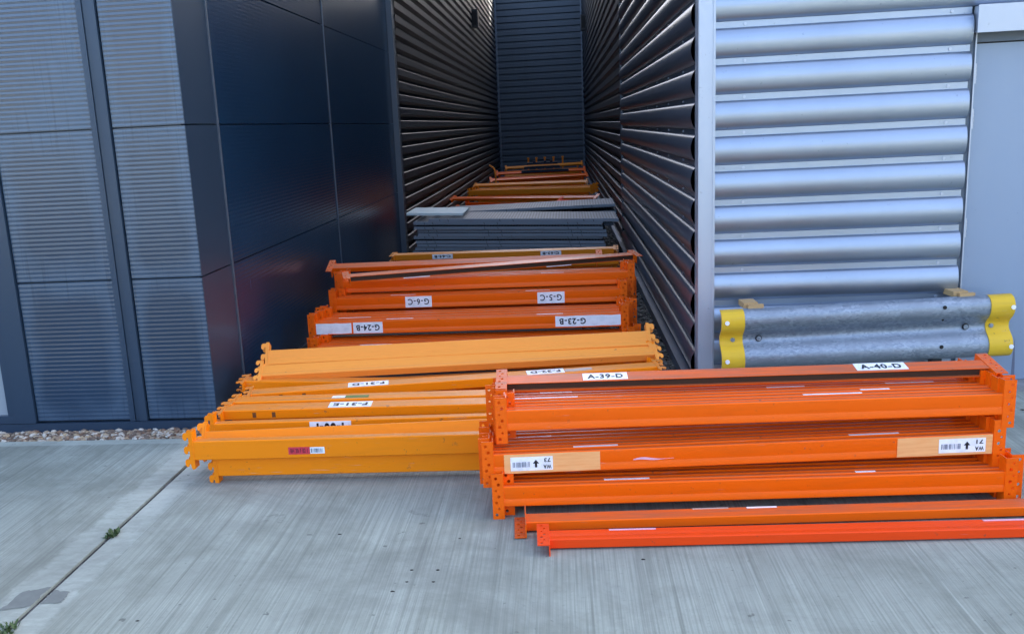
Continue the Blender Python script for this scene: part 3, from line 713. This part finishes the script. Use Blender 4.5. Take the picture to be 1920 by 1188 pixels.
# door
b = MB(); b.box((2.40, 6.0, .032), (3.36, 6.012, 2.042), M['door']); dr = part('door', b, ru)
b = MB(); b.box((2.55+.185, 5.9985, .12), (2.55+.20, 5.9998, .30), M['ink_grey']); 
b = MB(); b.add([(2.738, 5.9992, .30), (2.748, 5.9992, .14), (2.752, 5.9992, .03), (2.730, 5.9992, .03), (2.732, 5.9992, .16)], [(0, 1, 2, 3, 4)], M['ink_grey']); o = link('scuff', b.mesh('scuff'), dr)
for zz in (1.82, 1.565, .93):
    b = MB(); b.cyl((2.394, 5.975, zz), .009, .112, M['silver_flat'], 'z', 10)
    for q in (.02, .045, .07, .09): b.cyl((2.394, 5.975, zz+q), .0105, .006, M['silver_flat'], 'z', 10)
    link('hinge', b.mesh('hinge', 40), dr)
b = MB(); b.box((2.346, 5.965, 0.), (2.378, 6.012, 2.25), M['trim_dark']); b.box((2.3785, 5.950, 0.), (2.386, 6.012, 2.098), M['silver_flat']); b.box((3.372, 5.950, 0.), (3.45, 6.012, 2.098), M['silver_flat'])
b.box((2.3865, 5.975, 2.050), (3.3715, 6.010, 2.25), M['trim_dark']); part('door_frame', b, ru)
b = MB(); b.box((2.356, 5.865, 2.100), (3.6, 5.939, 2.243), M['silver_flat']); b.box((2.350, 5.861, 2.096), (3.6, 5.8645, 2.246), M['silver_flat']); part('door_hood', b, ru)

# rear right wall and far end wall, rear left wall
rr = thing('dark_corrugated_warehouse', 'dark corrugated warehouse along the right of the alley, behind the silver unit', 'building', (.86, 13.1, 0))
b = MB(); b.box((.93, 13.13, 0), (14, 33.4, HB), M['clad_dark']); part('wall', b, rr)
b = MB(); sheet(b, trap_ribs(.08, HB, 2.409, .1785, .105, .06), (.86, 13.2), (.86, 33.42), (-1, 0), M['clad_dark']); part('cladding', b, rr)
b = MB(); b.box((.80, 13.115, 0), (.925, 13.195, HB), M['trim_dark']); part('corner_trim', b, rr)
b = MB(); b.box((.76, 13.2, 0), (.855, 33.4, .079), M['trim_dark']); part('plinth', b, rr)
b = MB(); b.box((.93, 13.13, HB+.001), (14.05, 33.5, HB+.2), M['trim_dark']); part('roof', b, rr)
def lamp(root, x0, x1, y, z):
    b = MB(); b.box((x0, y, z), (x1, y+.34, z+.42), M['black']); o = part('wall_lamp', b, root)
    b = MB(); b.box((x0+.03, y-.012, z+.05), (x1-.03, y-.001, z+.37), M['hole']); link('lamp_lens', b.mesh('lamp_lens'), o)
lamp(rr, .66, .82, 28.5, 4.25)
lw = thing('dark_corrugated_warehouse', 'dark corrugated warehouse along the left of the alley, beyond the glossy blue building', 'building', (-2.12, 12.6, 0))
b = MB(); b.box((-12, 12.6, 0), (-2.19, 33.4, HB-.6), M['clad_dark']); part('wall', b, lw)
b = MB(); sheet(b, trap_ribs(.05, HB-.6, 3.024, .1675, .10, .06), (-2.135, 12.74), (-2.135, 33.42), (1, 0), M['clad_dark']); part('cladding', b, lw)
b = MB(); b.box((-2.185, 12.56, 0), (-2.085, 12.735, HB-.6), M['trim_dark']); part('corner_trim', b, lw)
b = MB(); b.box((-12, 12.6, HB-.599), (-2.15, 33.4, HB-.4), M['trim_dark']); part('roof', b, lw)
lamp(lw, -2.10, -1.93, 24.4, 4.10)
ew = thing('dark_corrugated_warehouse', 'dark corrugated wall closing the far end of the alley', 'building', (-2.15, 33.5, 0))
b = MB(); b.box((-12, 33.56, 0), (14, 38, HB-.85), M['clad_blue']); part('wall', b, ew)
b = MB(); sheet(b, trap_ribs(.0, HB-.85, 4.371, .2075, .13, .035), (-2.15, 33.55), (.93, 33.55), (0, -1), M['clad_blue']); part('cladding', b, ew)
b = MB(); b.box((-2.13, 33.43, 0), (-2.03, 33.51, HB-.6), M['trim_dark']); part('corner_trim', b, ew)
b = MB(); b.box((.76, 33.43, 0), (.86, 33.51, HB-.6), M['trim_dark']); part('corner_trim', b, ew)
b = MB(); b.box((-12, 33.5, HB-.849), (14, 38.05, HB-.65), M['trim_dark']); part('roof', b, ew)

# left glossy blue building
HL = 6.26
lb = thing('glossy_blue_building', 'glossy dark blue panelled building with finely ribbed panels beside gravel', 'building', (-2.15, 5.46, 0))
b = MB(); b.box((-12, 5.50, 0), (-2.19, 12.55, HL), M['panel_trim']); part('wall', b, lb)
b = MB(); b.box((-12, 5.44, HL+.001), (-2.13, 12.55, HL+.2), M['panel_trim']); part('roof', b, lb)
def ribbed(b, P, Q, nrm, z0, z1, m, amp=.0009):
    prof = []; n = round((z1-z0)/.0262)
    for i in range(n*5+1):
        t = i/5; prof.append((amp*math.sin(2*math.pi*t)+.0, z0+(z1-z0)*i/(n*5)))
    sheet(b, prof, P, Q, nrm, m)
    # returned edges
    A = (P[0]-nrm[0]*.03, P[1]-nrm[1]*.03); B = (Q[0]-nrm[0]*.03, Q[1]-nrm[1]*.03)
    for z in (z0, z1): b.add([(*P, z), (*Q, z), (*B, z), (*A, z)], [(0, 1, 2, 3)], m)
    for u, v in ((P, A), (Q, B)): b.add([(*u, z0), (*u, z1), (*v, z1), (*v, z0)], [(0, 1, 2, 3)], m)
ZJ = [.055, .933, 1.818, 2.703, 3.588, 4.473, 5.358, 6.243]
def panel_part(P, Q, nrm, z0, z1, m, shift=True):
    b = MB(); ribbed(b, P, Q, nrm, z0, z1, m, .0007 if nrm[0] == 0 else .0003); return part('wall_panel', b, lb, 60)
for i in range(len(ZJ)-1):
    z0, z1 = ZJ[i]+.004, ZJ[i+1]-.004
    panel_part((-2.585, 5.46), (-2.152, 5.46), (0, -1), z0, z1, M['panel'])
    if i < 1: panel_part((-3.312, 5.46), (-2.712, 5.46), (0, -1), z0, z1, M['panel'])
    elif i == 1:
        panel_part((-3.312, 5.46), (-2.712, 5.46), (0, -1), z0, z1, M['panel'])
    else: panel_part((-4.6, 5.46), (-2.712, 5.46), (0, -1), z0, z1, M['panel'])
    panel_part((-2.15, 6.012), (-2.15, 9.04), (1, 0), z0, z1, M['panel_side'])
    panel_part((-2.15, 9.065), (-2.15, 12.54), (1, 0), z0, z1, M['panel_side'])
    b = MB(); b.box((-2.18, 5.462, z0), (-2.149, 5.988, z1), M['panel_trim']); part('corner_panel', b, lb)
b = MB()      # standing seam strip between the panel columns
for x0, x1, y in ((-2.706, -2.672, 5.446), (-2.671, -2.640, 5.455), (-2.639, -2.592, 5.440)): b.box((x0, y, .05), (x1, 5.495, HL), M['panel_trim'])
part('seam_strip', b, lb)
for y0 in (5.99, 9.042):
    b = MB(); b.box((-2.18, y0, .05), (-2.143, y0+.021, HL), M['trim_dark']); part('seam_strip', b, lb)
b = MB(); b.box((-12, 5.445, -.02), (-2.14, 5.499, .046), M['panel_trim']); b.box((-2.19, 5.50, -.02), (-2.14, 12.5, .046), M['panel_trim']); part('plinth', b, lb)
wn = MB(); wn.box((-3.452, 5.440, .05), (-3.318, 5.495, 1.60), M['panel_trim']); wn.box((-5.5, 5.440, 1.6005), (-3.318, 5.495, 1.66), M['panel_trim']); wn.box((-5.5, 5.441, .05), (-3.4525, 5.495, .10), M['panel_trim']); wn.box((-3.500, 5.448, .1005), (-3.4525, 5.49, 1.600), M['panel_trim'])
wo = part('window', wn, lb)
b = MB(); b.box((-5.5, 5.470, .1005), (-3.5005, 5.48, 1.6), M['glass']); link('pane', b.mesh('pane'), wo)
b = MB(); b.box((-5.5, 5.440, 1.6605), (-3.32, 5.495, 1.80), M['panel_trim']); part('lintel_panel', b, lb)

# ------------------------------------------------------------------ ground
b = MB(); b.box((-300, -300, -.30), (300, 300, -.12), M['ground']); struct('ground', b.mesh('ground'))
b = MB(); b.box((-2.067, -60, -.11), (40, YF+.02, 0), M['slab_a']); struct('concrete_yard', b.mesh('concrete_yard'))
b = MB(); b.box((-60, -60, -.11), (-2.092, 5.235, 0), M['slab_b']); struct('concrete_yard', b.mesh('concrete_yard'))
b = MB(); b.box((-2.0915, -60, -.10), (-2.0675, 5.235, -.012), M['joint']); struct('joint_strip', b.mesh('joint_strip'))
b = MB(); b.box((-60, 5.2355, -.10), (-2.0725, 5.52, -.035), M['alley_floor']); struct('gravel_bed', b.mesh('gravel_bed'))
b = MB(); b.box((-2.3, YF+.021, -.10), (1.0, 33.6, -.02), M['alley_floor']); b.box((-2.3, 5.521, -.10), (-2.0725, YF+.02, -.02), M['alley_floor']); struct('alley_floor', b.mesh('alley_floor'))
b = MB()     # worn sealant squares each side of the joint
def ragged(c, j=.006, n=7):
    out = []
    for i in range(len(c)):
        p, q = c[i], c[(i+1) % len(c)]
        for k in range(n): t = k/n; out.append((p[0]+(q[0]-p[0])*t+random.uniform(-j, j), p[1]+(q[1]-p[1])*t+random.uniform(-j, j), .002))
    b.add(out, [tuple(range(len(out)))], M['patch'])
ragged([(-2.095, 3.20), (-2.20, 3.17), (-2.19, 3.32), (-2.095, 3.36)]); ragged([(-2.065, 3.22), (-2.065, 3.33), (-1.99, 3.315), (-1.98, 3.23)])
struct('sealant_patch', b.mesh('sealant_patch'))

def stones(name, n, region, m, s0, s1, label, z=-.03, pile=.02):
    ico = bmesh.new(); bmesh.ops.create_icosphere(ico, subdivisions=1, radius=1.); V = [v.co.copy() for v in ico.verts]; Fc = [[v.index for v in f.verts] for f in ico.faces]; ico.free()
    vs, fs, tone = [], [], []
    for _ in range(n):
        x, y = region(); s = random.uniform(s0, s1); rot = Matrix.Rotation(random.uniform(0, 6.3), 3, 'Z') @ Matrix.Rotation(random.uniform(-.6, .6), 3, 'X')
        sc = Vector((s*random.uniform(.9, 1.5), s*random.uniform(.7, 1.1), s*random.uniform(.5, .8))); o = len(vs); zz = z+s*.4+random.random()*pile
        t = random.random()
        for v in V:
            p = rot @ Vector((v.x*sc.x*random.uniform(.85, 1.15), v.y*sc.y*random.uniform(.85, 1.15), v.z*sc.z)); vs.append((x+p.x, y+p.y, zz+p.z))
        for f in Fc: fs.append([o+i for i in f]); tone.append(t)
    me = bpy.data.meshes.new(name); me.from_pydata(vs, [], fs); me.materials.append(m)
    at = me.attributes.new('tone', 'FLOAT', 'FACE'); at.data.foreach_set('value', tone)
    o = link(name, me); o['kind'] = 'stuff'; o['label'] = label
    return o
stones('gravel', 2600, lambda: (random.uniform(-4.6, -2.09), random.uniform(5.245, 5.44)), M['gravel'], .009, .022, 'pale pebble gravel along the foot of the blue building')
stones('dark_gravel', 5200, lambda: (random.uniform(.15, .76), random.uniform(5.97, 9.) if random.random() < .7 else random.uniform(9, 16)), M['gravel_dark'], .010, .024, 'dark gravel on the alley floor beside the silver wall', -.018, .015)

def weed(x, y, n, s, label):
    b = MB()
    for _ in range(n):
        a = random.uniform(0, 6.3); r_ = random.uniform(0, 1)**.7*s; px, py = x+r_*math.cos(a)*.75, y+r_*math.sin(a)*1.3; l = random.uniform(.012, .034); wd = random.uniform(.003, .007); q = random.uniform(0, 6.3); el = random.uniform(.2, 1.1)
        d_ = Vector((math.cos(q)*math.cos(el), math.sin(q)*math.cos(el), math.sin(el)))*l; sd_ = Vector((-math.sin(q), math.cos(q), 0))*wd; p = Vector((px, py, -.006+random.random()*.010))
        b.add([p, p+d_*.5+sd_, p+d_, p+d_*.5-sd_], [(0, 1, 2, 3)], M['weed'])
    return tag(link('weed', b.mesh('weed')), label, 'weed', 'weeds in the slab joint')
weed(-2.072, 3.86, 90, .036, 'green weed tuft halfway along the joint between the slabs')
weed(-2.085, 2.99, 170, .06, 'larger green weed at the lower left corner by the sealant patch')
def speck(x, y, s):
    b = MB(); n = 9
    ring = [(s*random.uniform(.6, 1.2)*math.cos(k*2*math.pi/n)*1.4, s*random.uniform(.6, 1.2)*math.sin(k*2*math.pi/n)) for k in range(n)]
    b.add([(p, q, .0004) for p, q in ring]+[(p*.6, q*.6, s*.35) for p, q in ring], [(k, (k+1) % n, n+(k+1) % n, n+k) for k in range(n)]+[tuple(range(n, 2*n))], M['hole'])
    tag(link('dirt_speck', b.mesh('dirt_speck'), None, (x, y, 0)), 'small dark clump of dirt lying on the open concrete', 'dirt clump', 'dirt clumps on the concrete')
for x_, y_, s_ in ((-1.019, 3.848, .008), (-.644, 3.497, .008), (-.538, 3.496, .008), (-.648, 3.396, .006), (-.542, 3.395, .007), (-.691, 3.317, .008), (-.48, 3.794, .006), (.281, 3.583, .008), (-1.611, 3.092, .007), (2.566, 5.468, .012)):
    speck(x_, y_, s_*.85)
